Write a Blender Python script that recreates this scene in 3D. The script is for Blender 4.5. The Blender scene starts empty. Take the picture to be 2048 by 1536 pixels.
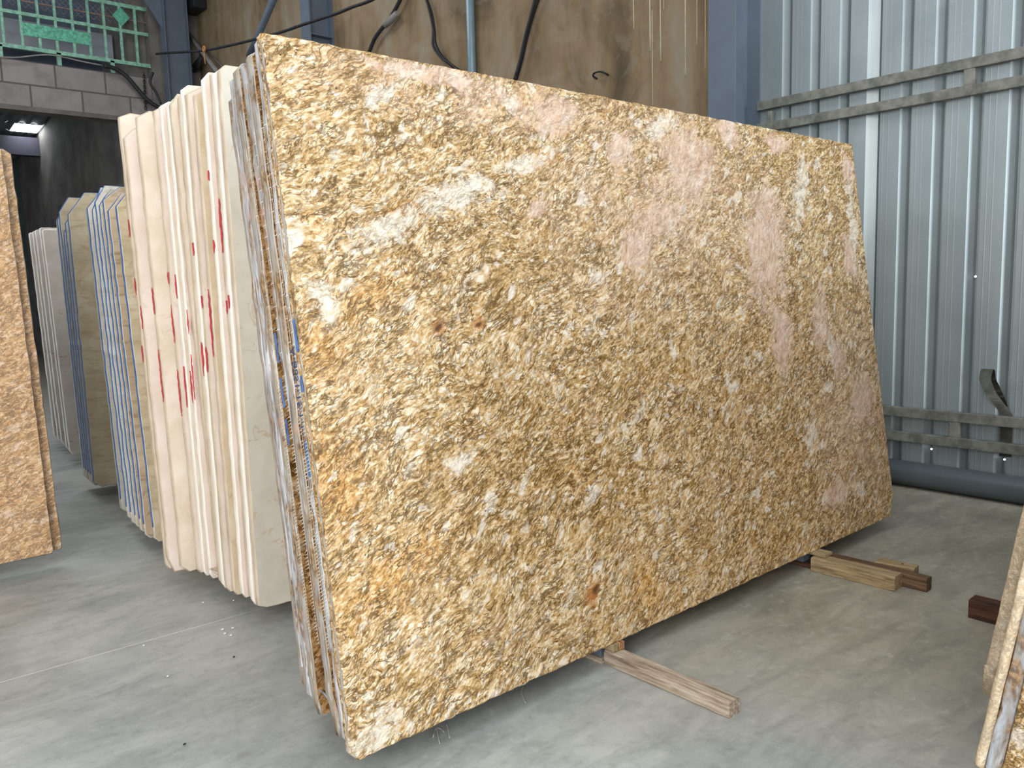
import bpy, bmesh, math, random
from mathutils import Vector, Matrix
C = bpy.context.scene.collection
SC = bpy.context.scene
PI = math.pi

# ---------------------------------------------------------------- camera
F_PX, YAW, PITCH, ROLL = 1636.34, 0.71899, -0.12061, -0.02806
CAM = Vector((-0.92997, -1.69094, 1.23060))
_f = Vector((math.sin(YAW) * math.cos(PITCH), math.cos(YAW) * math.cos(PITCH), math.sin(PITCH)))
_r = Vector((math.cos(YAW), -math.sin(YAW), 0))
_u = _r.cross(_f)
RT = _r * math.cos(ROLL) + _u * math.sin(ROLL)
UP = -_r * math.sin(ROLL) + _u * math.cos(ROLL)
cd = bpy.data.cameras.new('camera')
cam = bpy.data.objects.new('camera', cd)
C.objects.link(cam)
cd.sensor_fit = 'HORIZONTAL'
cd.sensor_width = 36
cd.lens = F_PX * 36 / 2048
cd.clip_start = 0.05
m3 = Matrix((RT, UP, -_f)).transposed()
cam.matrix_world = Matrix.Translation(CAM) @ m3.to_4x4()
SC.camera = cam

# ---------------------------------------------------------------- light, sky, exposure
SC.view_settings.view_transform = 'Standard'
SC.view_settings.look = 'None'
SC.view_settings.gamma = 1.0
SC.view_settings.use_curve_mapping = False
SC.view_settings.exposure = 0.22
w = bpy.data.worlds.new('world')
SC.world = w
w.use_nodes = True
w.node_tree.nodes['Background'].inputs[0].default_value = (0.80, 0.90, 1.0, 1)
w.node_tree.nodes['Background'].inputs[1].default_value = 0.68


def area(name, loc, target, sx, sy, power, col):
    l = bpy.data.lights.new(name, 'AREA')
    l.shape = 'RECTANGLE'
    l.size, l.size_y = sx, sy
    l.energy = power
    l.color = col
    o = bpy.data.objects.new(name, l)
    C.objects.link(o)
    o.location = loc
    o.rotation_euler = (Vector(target) - Vector(loc)).to_track_quat('-Z', 'Y').to_euler()
    return o


area('door_daylight', (-4.6, -3.6, 3.0), (0.8, 0.8, 0.9), 4.0, 4.0, 345, (1.0, 0.97, 0.92))
area('roof_skylight', (0.2, -1.2, 6.2), (1.0, 0.6, 0.0), 5.0, 2.5, 95, (0.95, 0.98, 1.0))
area('rear_fill_light', (0.4, 6.6, 6.2), (0.4, 6.6, 0.0), 3.0, 4.0, 150, (0.97, 0.98, 1.0))  # unseen fill lamp, added to brighten the back walls and stacks
area('side_daylight', (3.3, -5.6, 2.3), (4.0, 0.6, 1.6), 1.4, 3.8, 170, (0.88, 0.96, 1.0))


# ---------------------------------------------------------------- small geometry helpers
def ray(px, py):
    d = RT * ((px - 1024) / F_PX) + UP * ((768 - py) / F_PX) + _f
    return d


def on_x(px, py, X):
    d = ray(px, py)
    return CAM + d * ((X - CAM.x) / d.x)


def on_y(px, py, Y):
    d = ray(px, py)
    return CAM + d * ((Y - CAM.y) / d.y)


def on_z(px, py, Z):
    d = ray(px, py)
    return CAM + d * ((Z - CAM.z) / d.z)


def proj(P):
    q = Vector(P) - CAM
    z = q.dot(_f)
    return 1024 + F_PX * q.dot(RT) / z, 768 - F_PX * q.dot(UP) / z


def tag(o, label, cat, group=None):
    o['label'] = label
    o['category'] = cat
    o['kind'] = 'thing'
    if group:
        o['group'] = group
    return o


def obj(name, bm, mats, parent=None, loc=None, rot=None, smooth=False):
    me = bpy.data.meshes.new(name)
    bmesh.ops.recalc_face_normals(bm, faces=bm.faces)
    if smooth:
        for f in bm.faces:
            f.smooth = True
    bm.to_mesh(me)
    bm.free()
    for m in (mats if isinstance(mats, (list, tuple)) else [mats]):
        me.materials.append(m)
    o = bpy.data.objects.new(name, me)
    C.objects.link(o)
    if parent:
        o.parent = parent
    if loc is not None:
        o.location = loc
    if rot is not None:
        o.rotation_euler = rot
    return o


def empty(name, loc, label, cat, group=None, rot=None):
    o = bpy.data.objects.new(name, None)
    C.objects.link(o)
    o.location = loc
    if rot:
        o.rotation_euler = rot
    return tag(o, label, cat, group)


def struct(name, bm, m, parent=None, **k):
    o = obj(name, bm, m, parent, **k)
    if not parent:
        o['kind'] = 'structure'
    return o


def add_box(bm, a, b, bev=0.0, mi=0):
    x0, y0, z0 = a
    x1, y1, z1 = b
    t = bmesh.new()
    v = [t.verts.new(p) for p in ((x0, y0, z0), (x1, y0, z0), (x1, y1, z0), (x0, y1, z0),
                                  (x0, y0, z1), (x1, y0, z1), (x1, y1, z1), (x0, y1, z1))]
    for q in ((0, 3, 2, 1), (4, 5, 6, 7), (0, 1, 5, 4), (1, 2, 6, 5), (2, 3, 7, 6), (3, 0, 4, 7)):
        t.faces.new([v[i] for i in q])
    if bev:
        bmesh.ops.bevel(t, geom=t.edges[:], offset=bev, segments=2, affect='EDGES', profile=0.6)
    merge(bm, t, mi)
    return bm


def merge(bm, t, mi=0, mat=None):
    mp = {}
    for v in t.verts:
        mp[v] = bm.verts.new(mat @ v.co if mat else v.co)
    for f in t.faces:
        try:
            nf = bm.faces.new([mp[v] for v in f.verts])
            nf.material_index = mi if mi is not None else f.material_index
            nf.smooth = f.smooth
        except ValueError:
            pass
    t.free()


def box(a, b, bev=0.0):
    return add_box(bmesh.new(), a, b, bev)


def add_tube(bm, pts, r, n=8, cap=True):
    pts = [Vector(p) for p in pts]
    rings = []
    prev = None
    for i, p in enumerate(pts):
        d = (pts[min(i + 1, len(pts) - 1)] - pts[max(i - 1, 0)]).normalized()
        a = prev if prev is not None else (Vector((0, 0, 1)) if abs(d.z) < 0.9 else Vector((1, 0, 0)))
        s = d.cross(a).normalized()
        t = s.cross(d).normalized()
        prev = t
        rr = r[i] if isinstance(r, (list, tuple)) else r
        rings.append([bm.verts.new(p + s * rr * math.cos(2 * PI * k / n) + t * rr * math.sin(2 * PI * k / n)) for k in range(n)])
    for i in range(len(rings) - 1):
        for k in range(n):
            f = bm.faces.new((rings[i][k], rings[i][(k + 1) % n], rings[i + 1][(k + 1) % n], rings[i + 1][k]))
            f.smooth = True
    if cap:
        bm.faces.new(rings[0])
        bm.faces.new(rings[-1][::-1])
    return bm


def spline(pts, k=6):
    pts = [Vector(p) for p in pts]
    P = [pts[0] * 2 - pts[1]] + pts + [pts[-1] * 2 - pts[-2]]
    out = []
    for i in range(1, len(P) - 2):
        for j in range(k):
            t = j / k
            a, b, c, d = P[i - 1], P[i], P[i + 1], P[i + 2]
            out.append(0.5 * ((2 * b) + (c - a) * t + (2 * a - 5 * b + 4 * c - d) * t * t + (-a + 3 * b - 3 * c + d) * t ** 3))
    out.append(pts[-1])
    return out


# ---------------------------------------------------------------- node helper
def lin(h):
    h = h.lstrip('#')
    c = [int(h[i:i + 2], 16) / 255 for i in (0, 2, 4)]
    return tuple((x / 12.92 if x <= 0.04045 else ((x + 0.055) / 1.055) ** 2.4) for x in c) + (1,)


class N:
    def __init__(s, name):
        s.m = bpy.data.materials.new(name)
        s.m.use_nodes = True
        s.t = s.m.node_tree
        s.b = s.t.nodes['Principled BSDF']
        s._oc = None

    def put(s, sock, v):
        if isinstance(v, bpy.types.NodeSocket):
            s.t.links.new(v, sock)
        elif isinstance(v, str):
            sock.default_value = lin(v)
        elif v is not None:
            sock.default_value = v

    def node(s, ty, **k):
        n = s.t.nodes.new(ty)
        for a, b in k.items():
            setattr(n, a, b)
        return n

    def oc(s):
        if not s._oc:
            s._oc = s.node('ShaderNodeTexCoord').outputs['Object']
        return s._oc

    def math(s, op, a, b=None, c=None, clamp=False):
        n = s.node('ShaderNodeMath', operation=op, use_clamp=clamp)
        for i, v in enumerate((a, b, c)):
            if v is not None:
                s.put(n.inputs[i], v)
        return n.outputs[0]

    def vmath(s, op, a, b):
        n = s.node('ShaderNodeVectorMath', operation=op)
        s.put(n.inputs[0], a)
        if op == 'SCALE':
            s.put(n.inputs['Scale'], b)
        else:
            s.put(n.inputs[1], b)
        return n.outputs[0]

    def mapping(s, v, loc=(0, 0, 0), rot=(0, 0, 0), sc=(1, 1, 1), ty='POINT'):
        n = s.node('ShaderNodeMapping', vector_type=ty)
        s.put(n.inputs['Vector'], v)
        n.inputs['Location'].default_value = loc
        n.inputs['Rotation'].default_value = rot
        n.inputs['Scale'].default_value = sc
        return n.outputs[0]

    def noise(s, v, scale, det=3, rough=0.55, dist=0.0, out='Fac'):
        n = s.node('ShaderNodeTexNoise')
        s.put(n.inputs['Vector'], v)
        s.put(n.inputs['Scale'], scale)
        n.inputs['Detail'].default_value = det
        n.inputs['Roughness'].default_value = rough
        n.inputs['Distortion'].default_value = dist
        return n.outputs[out]

    def vor(s, v, scale, feat='F1', out='Distance', rnd=1.0):
        n = s.node('ShaderNodeTexVoronoi', feature=feat)
        s.put(n.inputs['Vector'], v)
        n.inputs['Scale'].default_value = scale
        n.inputs['Randomness'].default_value = rnd
        return n.outputs[out]

    def mix(s, f, a, b, bl='MIX'):
        n = s.node('ShaderNodeMix', data_type='RGBA', blend_type=bl)
        s.put(n.inputs['Factor'], f)
        s.put(n.inputs[6], a)
        s.put(n.inputs[7], b)
        return n.outputs[2]

    def ramp(s, f, stops, interp='LINEAR'):
        n = s.node('ShaderNodeValToRGB')
        n.color_ramp.interpolation = interp
        e = n.color_ramp.elements
        while len(e) < len(stops):
            e.new(0.5)
        for x, (p, c) in zip(e, stops):
            x.position = p
            x.color = lin(c) if isinstance(c, str) else (c, c, c, 1)
        s.put(n.inputs[0], f)
        return n.outputs[0]

    def ss(s, v, a, b):
        n = s.node('ShaderNodeMapRange', interpolation_type='SMOOTHSTEP')
        s.put(n.inputs[0], v)
        n.inputs[1].default_value = a
        n.inputs[2].default_value = b
        return n.outputs[0]

    def sep(s, v):
        n = s.node('ShaderNodeSeparateXYZ')
        s.put(n.inputs[0], v)
        return n.outputs

    def ell(s, v, cx, cz, rx, rz, deg):
        q = s.mapping(v, (cx, 0, cz), (0, -math.radians(deg), 0), (rx, 1e4, rz), 'TEXTURE')
        n = s.node('ShaderNodeTexGradient', gradient_type='SPHERICAL')
        s.put(n.inputs[0], q)
        return n.outputs['Fac']

    def maxall(s, l):
        o = l[0]
        for x in l[1:]:
            o = s.math('MAXIMUM', o, x)
        return o

    def bump(s, h, st=0.3, d=0.002):
        n = s.node('ShaderNodeBump')
        n.inputs['Strength'].default_value = st
        n.inputs['Distance'].default_value = d
        s.put(n.inputs['Height'], h)
        s.t.links.new(n.outputs[0], s.b.inputs['Normal'])

    def done(s, col=None, rough=0.6, metal=0.0, spec=0.5):
        s.put(s.b.inputs['Base Color'], col)
        s.put(s.b.inputs['Roughness'], rough)
        s.put(s.b.inputs['Metallic'], metal)
        s.put(s.b.inputs['Specular IOR Level'], spec)
        return s.m


# ---------------------------------------------------------------- materials
def granite(name, feat=False, offs=(0, 0, 0), tint=None, deg=27, pale=0.0):
    n = N(name)
    P = n.oc()
    if any(offs):
        P = n.vmath('ADD', P, offs)

    def fol(v, along, across, d=deg, loc=(0, 0, 0)):
        return n.mapping(v, loc, (0, -math.radians(d), 0), (along, 1.0, across), 'TEXTURE')
    warp = n.vmath('SUBTRACT', n.noise(P, 2.6, 3, out='Color'), (0.5, 0.5, 0.5))
    Pw = n.vmath('ADD', P, n.vmath('SCALE', warp, 0.13))
    w2 = n.vmath('SUBTRACT', n.noise(P, 26, 2, out='Color'), (0.5, 0.5, 0.5))
    Pw = n.vmath('ADD', Pw, n.vmath('SCALE', w2, 0.014))
    fl = fol(Pw, 2.1, 0.85)
    fine = n.noise(fl, 128, 4, 0.66)
    med = n.noise(fl, 62, 3, 0.6)
    big = n.noise(P, 2.6, 4, 0.6)
    cell = n.vor(fl, 78, 'F1', 'Color')
    cv = n.sep(cell)[0]
    cd_ = n.vor(fl, 78, 'DISTANCE_TO_EDGE')
    g = n.math('ADD', n.math('MULTIPLY', fine, 0.95), n.math('MULTIPLY', n.math('SUBTRACT', cv, 0.5), 0.20))
    g = n.math('ADD', g, n.math('MULTIPLY', n.math('SUBTRACT', med, 0.5), 0.26))
    g = n.math('ADD', g, n.math('MULTIPLY', n.math('SUBTRACT', big, 0.5), 0.26))
    g = n.math('SUBTRACT', g, n.math('MULTIPLY', n.ss(cd_, 0.10, 0.0), 0.06))
    col = n.ramp(g, [(0.20, '#684c28'), (0.32, '#a27e49'), (0.41, '#c29f6b'), (0.50, '#d4b68a'), (0.59, '#e6d2af'), (0.72, '#f7ecd9')])
    # iron staining
    om = n.math('MULTIPLY', n.ss(n.noise(P, 6.5, 4, 0.7), 0.55, 0.76), 0.8)
    if feat:
        o_e = [n.ell(Pw, *e) for e in ((0.04, 1.02, 0.10, 0.10, 0), (0.2, 1.14, 0.18, 0.06, 25), (0.34, 1.38, 0.12, 0.05, 10), (0.05, 0.68, 0.10, 0.22, 0),
                                       (1.16, 0.13, 0.13, 0.14, 60), (0.91, 1.58, 0.12, 0.05, 0), (0.2, 0.42, 0.3, 0.1, 25))]
        om = n.math('MAXIMUM', om, n.math('MULTIPLY', n.maxall(o_e), n.math('MULTIPLY', med, 2.6)), clamp=True)
    col = n.mix(n.math('MULTIPLY', om, 0.60), col, n.ramp(fine, [(0.32, '#94601e'), (0.48, '#c98b3a'), (0.64, '#ecc982')]))
    # pale quartz clots
    qn = n.math('MULTIPLY', n.ss(n.noise(fol(Pw, 1.6, 0.9, 40, (3, 0, 1)), 15, 2, 0.5), 0.62, 0.70), 0.8)
    q2 = n.math('MULTIPLY', n.ss(n.noise(fol(Pw, 1.6, 0.9, 35, (8, 0, 2)), 34, 2, 0.5), 0.62, 0.70), 0.75)
    qn = n.math('MAXIMUM', qn, q2)
    if feat:
        wl = [n.ell(Pw, *e) for e in ((0.075, 1.15, 0.06, 0.12, 20), (0.30, 1.33, 0.24, 0.08, 18), (0.55, 1.43, 0.28, 0.09, 20), (0.85, 1.57, 0.26, 0.05, 14), (1.5, 1.73, 0.22, 0.06, 25),
                                      (0.29, 1.68, 0.09, 0.05, 30), (0.42, 0.68, 0.09, 0.05, 20), (2.46, 1.55, 0.10, 0.28, -20), (2.57, 0.86, 0.09, 0.16, 20), (2.3, 0.5, 0.1, 0.1, 0),
                                      (2.67, 0.17, 0.08, 0.08, 0), (0.06, 0.05, 0.16, 0.08, 20), (2.9, 1.4, 0.08, 0.35, 0))]
        wm = n.ss(n.math('ADD', n.maxall(wl), n.math('MULTIPLY', n.math('SUBTRACT', n.noise(Pw, 24, 3, 0.7), 0.5), 2.0)), 0.25, 0.75)
        qn = n.math('MAXIMUM', qn, n.math('MULTIPLY', wm, 0.8))
    wcol = n.ramp(n.noise(fl, 52, 3, 0.65), [(0.26, '#a3937a'), (0.38, '#dfd3bd'), (0.54, '#f4eee3')])
    col = n.mix(n.math('MULTIPLY', qn, 0.86), col, wcol)
    # pink feldspar
    pn = n.ss(n.noise(fol(Pw, 1.4, 0.9, 60, (7, 2, 3)), 6.0, 3, 0.6), 0.63, 0.72)
    if feat:
        pl = [n.ell(Pw, *e) for e in ((2.13, 1.30, 0.25, 0.42, -22), (2.16, 0.92, 0.13, 0.24, -5), (1.66, 1.60, 0.26, 0.26, -25), (1.27, 1.62, 0.11, 0.10, 0), (1.30, 1.26, 0.18, 0.12, 20),
                                      (2.80, 0.60, 0.22, 0.17, 0), (2.84, 1.24, 0.10, 0.17, 0), (2.5, 0.97, 0.10, 0.22, -20), (2.62, 0.80, 0.10, 0.15, 0), (0.50, 1.765, 0.36, 0.04, 0),
                                      (2.90, 1.66, 0.10, 0.10, 0), (2.3, 1.74, 0.15, 0.07, 0), (2.45, 0.2, 0.2, 0.08, 10), (1.95, 1.75, 0.15, 0.1, 0), (0.85, 1.42, 0.1, 0.05, 20), (0.98, 1.72, 0.16, 0.09, 20),
                                      (1.45, 1.38, 0.25, 0.12, 20))]
        pm = n.ss(n.math('ADD', n.maxall(pl), n.math('MULTIPLY', n.math('SUBTRACT', n.noise(Pw, 13, 5, 0.72), 0.5), 1.7)), 0.20, 0.62)
        pn = n.math('MAXIMUM', n.math('MULTIPLY', pn, 0.35), pm)
        haze = n.maxall([n.ell(Pw, *e) for e in ((1.5, 1.45, 0.8, 0.5, 10), (2.75, 0.5, 0.5, 0.6, 0), (0.7, 1.72, 0.9, 0.12, 0))])
        pn = n.math('MAXIMUM', pn, n.math('MULTIPLY', haze, n.ss(n.noise(Pw, 9, 4, 0.7), 0.3, 0.7)))
    else:
        pn = n.math('MULTIPLY', pn, 0.6)
    pf = n.noise(fol(Pw, 2.6, 0.8, 62), 46, 4, 0.65)
    pcol = n.ramp(pf, [(0.26, '#a9805f'), (0.40, '#d0ad96'), (0.54, '#e1c6b4'), (0.72, '#efdfd4')])
    col = n.mix(n.math('MULTIPLY', pn, 0.8), col, pcol)
    # dark mica wisps following the foliation
    wn = n.noise(fol(Pw, 2.7, 0.75, deg, (1, 4, 2)), 27, 3, 0.6, 0.25)
    wisps = n.ss(n.math('ABSOLUTE', n.math('SUBTRACT', wn, 0.5)), 0.034, 0.008)
    wn2 = n.noise(fol(Pw, 2.0, 0.7, deg + 12, (5, 1, 2)), 52, 2, 0.55, 0.2)
    wisp2 = n.math('MULTIPLY', n.ss(n.math('ABSOLUTE', n.math('SUBTRACT', wn2, 0.5)), 0.055, 0.012), 0.8)
    brk = n.ss(n.noise(fol(Pw, 1.5, 0.8, deg, (2, 2, 9)), 22, 2, 0.5), 0.36, 0.50)
    wm_ = n.math('MULTIPLY', n.math('ADD', 0.35, n.math('MULTIPLY', n.ss(n.noise(P, 5.0, 3, 0.6), 0.26, 0.56), 0.65)), brk)
    wn3 = n.noise(fol(Pw, 2.2, 0.65, deg + 6, (3, 7, 5)), 15, 4, 0.62, 0.35)
    brk3 = n.ss(n.noise(fol(Pw, 1.5, 0.8, deg, (6, 2, 4)), 14, 2, 0.5), 0.42, 0.54)
    wisp3 = n.math('MULTIPLY', n.ss(n.math('ABSOLUTE', n.math('SUBTRACT', wn3, 0.5)), 0.022, 0.006), brk3)
    wall_ = n.math('MAXIMUM', n.math('MULTIPLY', n.math('MAXIMUM', wisps, wisp2), wm_), wisp3)
    wall_ = n.math('MULTIPLY', wall_, n.math('SUBTRACT', 1.0, n.math('MULTIPLY', n.math('MAXIMUM', pn, qn), 0.55)))
    col = n.mix(n.math('MULTIPLY', wall_, 0.85), col, '#533912')
    # small black mica specks
    sp = n.math('MULTIPLY', n.ss(n.vor(Pw, 30, 'F1'), 0.13, 0.06), n.ss(n.noise(P, 5, 2), 0.52, 0.6))
    if feat:
        sp = n.maxall([sp] + [n.math('MULTIPLY', n.ell(Pw, *e), 1.6, clamp=True) for e in ((0.43, 1.045, 0.026, 0.014, 40), (0.57, 1.06, 0.017, 0.009, 30), (0.915, 0.20, 0.03, 0.022, 60))])
        rust = n.maxall([n.ell(Pw, *e) for e in ((0.43, 1.045, 0.036, 0.028, 40), (0.57, 1.06, 0.028, 0.022, 30), (0.9, 0.19, 0.065, 0.042, 60))])
        col = n.mix(n.math('MULTIPLY', rust, 0.9, clamp=True), col, '#b5691f')
    col = n.mix(n.math('MULTIPLY', sp, 0.8), col, '#33241a')
    if pale:
        col = n.mix(pale, col, '#efe2cc')
    if tint:
        col = n.mix(1.0, col, tint, 'MULTIPLY')
    n.bump(fine, 0.05, 0.001)
    return n.done(col, 0.45, 0, 0.3)


def edge_granite(name, base='#b9b2a8', seed=0.0):
    """sawn slab end smeared with resin and grey slurry"""
    n = N(name)
    P = n.vmath('ADD', n.oc(), (seed, seed * 2, seed * 3))
    st = n.mapping(P, (0, 0, 0), (0, 0, 0), (1, 1, 0.16))
    a = n.noise(st, 42, 4, 0.65)
    b = n.noise(n.mapping(P, (0, 0, 0), (0, 0, 0), (1, 1, 0.4)), 15, 4, 0.65, 0.3)
    col = n.ramp(a, [(0.3, '#77706a'), (0.45, '#a7a39f'), (0.56, base), (0.72, '#dedee0')])
    br = n.ss(b, 0.50, 0.62)
    bcol = n.ramp(n.noise(P, 60, 3, 0.6), [(0.3, '#3d2a15'), (0.48, '#80592a'), (0.6, '#b08b58'), (0.75, '#c9ab8a')])
    col = n.mix(n.math('MULTIPLY', br, 0.85), col, bcol)
    pk = n.ss(n.noise(P, 7, 3), 0.6, 0.68)
    col = n.mix(n.math('MULTIPLY', pk, 0.5), col, '#c79c86')
    n.bump(a, 0.5, 0.003)
    return n.done(col, 0.38, 0, 0.5)


def marble(name, c0, c1, c2, vein='#b9a68c', vs=0.35, seed=0.0, streak=0.0, dots=0.0, scale=1.0):
    n = N(name)
    P = n.vmath('ADD', n.oc(), (seed, seed * 3, seed * 2))
    a = n.noise(P, 6 * scale, 5, 0.6, 0.4)
    col = n.ramp(a, [(0.3, c0), (0.5, c1), (0.68, c2)])
    if streak:
        s_ = n.noise(n.mapping(P, (0, 0, 0), (0, math.radians(30), 0), (0.3, 1, 1.6)), 22, 5, 0.65, 0.5)
        col = n.mix(n.math('MULTIPLY', n.ss(s_, 0.5, 0.66), streak), col, vein)
        s2 = n.noise(n.mapping(P, (4, 0, 0), (0, math.radians(30), 0), (0.25, 1, 1.6)), 16, 5, 0.65, 0.6)
        col = n.mix(n.math('MULTIPLY', n.ss(s2, 0.56, 0.7), streak * 0.8), col, c2)
    wv = n.noise(P, 3.0, 5, 0.62, 0.9)
    v_ = n.ss(n.math('ABSOLUTE', n.math('SUBTRACT', wv, 0.5)), 0.012, 0.0)
    v_ = n.math('MULTIPLY', v_, n.ss(n.noise(P, 2.2, 2), 0.45, 0.6))
    col = n.mix(n.math('MULTIPLY', v_, vs), col, vein)
    fl = n.ss(n.noise(n.mapping(P, (0, 0, 0), (0, 0.4, 0), (1, 1, 2.5)), 30, 3, 0.6), 0.62, 0.74)
    col = n.mix(n.math('MULTIPLY', fl, 0.35 + dots), col, vein)
    return n.done(col, 0.5, 0, 0.35)


def plain(name, c, rough=0.6, metal=0.0, var=0.10, sc=8.0, spec=0.4):
    n = N(name)
    a = n.noise(n.oc(), sc, 4, 0.6)
    d = tuple(x * (1 - var * 2) for x in lin(c)[:3]) + (1,)
    l = tuple(min(1, x * (1 + var * 2)) for x in lin(c)[:3]) + (1,)
    return n.done(n.mix(n.ss(a, 0.25, 0.75), d, l), rough, metal, spec)


def wood(name, c0, c1, c2, axis=1, sc=1.0):
    n = N(name)
    s_ = [60 * sc, 60 * sc, 60 * sc]
    s_[axis] = 3.0 * sc
    P = n.oc()
    wv = n.vmath('ADD', P, n.vmath('SCALE', n.noise(P, 6, 2, out='Color'), 0.02))
    g = n.noise(n.mapping(wv, (0, 0, 0), (0, 0, 0), s_), 1.6, 4, 0.6, 0.3)
    col = n.ramp(g, [(0.3, c0), (0.5, c1), (0.68, c2)])
    k = n.ss(n.vor(n.mapping(P, (0, 0, 0), (0, 0, 0), (1, 1, 1)), 7.0), 0.13, 0.06)
    col = n.mix(n.math('MULTIPLY', k, 0.6), col, c0)
    d = n.ss(n.noise(P, 9, 4, 0.6), 0.55, 0.75)
    col = n.mix(n.math('MULTIPLY', d, 0.35), col, c0)
    n.bump(g, 0.5, 0.002)
    return n.done(col, 0.75, 0, 0.2)


def mat_floor():
    n = N('polished_concrete')
    P = n.oc()
    a = n.noise(P, 1.3, 6, 0.62, 0.6)
    b = n.noise(n.mapping(P, (0, 0, 0), (0, 0, 0.7), (0.5, 1.6, 1)), 5.5, 6, 0.68, 0.8)
    col = n.ramp(n.math('ADD', n.math('MULTIPLY', a, 0.6), n.math('MULTIPLY', b, 0.4)),
                 [(0.3, '#7d807e'), (0.45, '#9a9d9a'), (0.56, '#afb1ae'), (0.72, '#c3c4c0')])
    # warm bounce off the golden slab, painted as olive tan towards the right
    x, y, z = n.sep(P)
    tan = n.ss(n.math('ADD', x, n.math('MULTIPLY', n.math('SUBTRACT', a, 0.5), 1.6)), 0.5, 1.9)
    col = n.mix(n.math('MULTIPLY', tan, 0.6), col, n.ramp(b, [(0.3, '#675d40'), (0.55, '#807555'), (0.75, '#938a6b')]))
    sc_ = n.ss(n.noise(n.mapping(P, (0, 0, 0), (0, 0, 0.6), (0.5, 3, 1)), 16, 4, 0.7, 0.6), 0.62, 0.78)
    col = n.mix(n.math('MULTIPLY', sc_, 0.25), col, '#d2d3cf')
    dk = n.ss(n.noise(n.mapping(P, (9, 3, 0), (0, 0, 1.1), (0.5, 2, 1)), 7, 5, 0.7, 0.8), 0.58, 0.78)
    col = n.mix(n.math('MULTIPLY', dk, 0.3), col, '#5c605e')
    f_ = n.noise(P, 26, 5, 0.7, 0.5)
    col = n.mix(n.math('MULTIPLY', n.ss(f_, 0.52, 0.72), 0.22), col, '#cfcfca')
    col = n.mix(n.math('MULTIPLY', n.ss(f_, 0.48, 0.30), 0.22), col, '#5f605a')
    # pale saw-cut joint line across the floor
    p0, p1 = on_z(0, 1365, 0), on_z(470, 1232, 0)
    d = (p1 - p0).normalized()
    nx, ny = -d.y, d.x
    off = -(nx * p0.x + ny * p0.y)
    dist = n.math('ABSOLUTE', n.math('ADD', n.math('ADD', n.math('MULTIPLY', x, nx), n.math('MULTIPLY', y, ny)), off))
    line = n.ss(dist, 0.0030, 0.0012)
    along = n.math('ADD', n.math('MULTIPLY', x, d.x), n.math('MULTIPLY', y, d.y))
    line = n.math('MULTIPLY', line, n.ss(along, p1.dot(d) + 0.35, p1.dot(d) - 0.2))
    col = n.mix(n.math('MULTIPLY', line, 0.8), col, '#e6e4d8')
    rough = n.math('ADD', 0.34, n.math('MULTIPLY', b, 0.22))
    n.bump(b, 0.05, 0.002)
    return n.done(col, rough, 0, 0.35)


def mat_plaster():
    n = N('stained_plaster')
    P = n.oc()
    st = n.mapping(P, (0, 0, 0), (0, 0, 0), (1, 1.0, 0.16))
    a = n.noise(st, 2.6, 6, 0.62, 0.35)
    b = n.noise(P, 1.5, 6, 0.65, 0.8)
    col = n.ramp(n.math('ADD', n.math('MULTIPLY', a, 0.55), n.math('MULTIPLY', b, 0.45)),
                 [(0.32, '#574b3a'), (0.43, '#78674f'), (0.52, '#8e7a60'), (0.60, '#938773'), (0.72, '#a5a092')])
    fl = n.ss(n.noise(P, 3.4, 5, 0.6, 0.6), 0.55, 0.60)
    col = n.mix(n.math('MULTIPLY', fl, 0.16), col, '#a09a8c')
    dk = n.ss(n.noise(st, 7, 5, 0.7, 0.2), 0.6, 0.8)
    col = n.mix(n.math('MULTIPLY', dk, 0.5), col, '#5d503a')
    n.bump(b, 0.2, 0.01)
    return n.done(col, 0.8, 0, 0.25)


def mat_block():
    n = N('grey_block')
    P = n.oc()
    x, y, z = n.sep(P)
    cv = n.node('ShaderNodeCombineXYZ')
    n.put(cv.inputs[0], n.math('ADD', x, 0.44))
    n.put(cv.inputs[1], n.math('SUBTRACT', z, 3.70))
    br = n.node('ShaderNodeTexBrick')
    br.offset = 0.5
    br.inputs['Scale'].default_value = 1.0
    br.inputs['Mortar Size'].default_value = 0.012
    br.inputs['Brick Width'].default_value = 0.62
    br.inputs['Row Height'].default_value = 0.30
    br.inputs['Color1'].default_value = lin('#8b8583')
    br.inputs['Color2'].default_value = lin('#9a9492')
    br.inputs['Mortar'].default_value = lin('#5e5a5a')
    n.put(br.inputs['Vector'], cv.outputs[0])
    d = n.ss(n.noise(P, 3.2, 5, 0.65), 0.42, 0.72)
    col = n.mix(n.math('MULTIPLY', d, 0.55), br.outputs['Color'], '#6c6763')
    n.bump(br.outputs['Fac'], -0.4, 0.01)
    return n.done(col, 0.85, 0, 0.2)


def mat_zinc():
    n = N('galvanised_sheet')
    P = n.oc()
    a = n.noise(n.mapping(P, (0, 0, 0), (0, 0, 0), (1, 1, 0.12)), 5, 5, 0.6)
    b = n.noise(P, 90, 3, 0.6)
    c = n.noise(P, 0.9, 4, 0.6, 0.5)
    t = n.math('ADD', n.math('MULTIPLY', a, 0.35), n.math('ADD', n.math('MULTIPLY', b, 0.15), n.math('MULTIPLY', c, 0.5)))
    col = n.ramp(t, [(0.3, '#899496'), (0.5, '#9fa9ab'), (0.7, '#b6bfc1')])
    rough = n.math('ADD', 0.34, n.math('MULTIPLY', b, 0.2))
    return n.done(col, rough, 0.45, 0.5)


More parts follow.
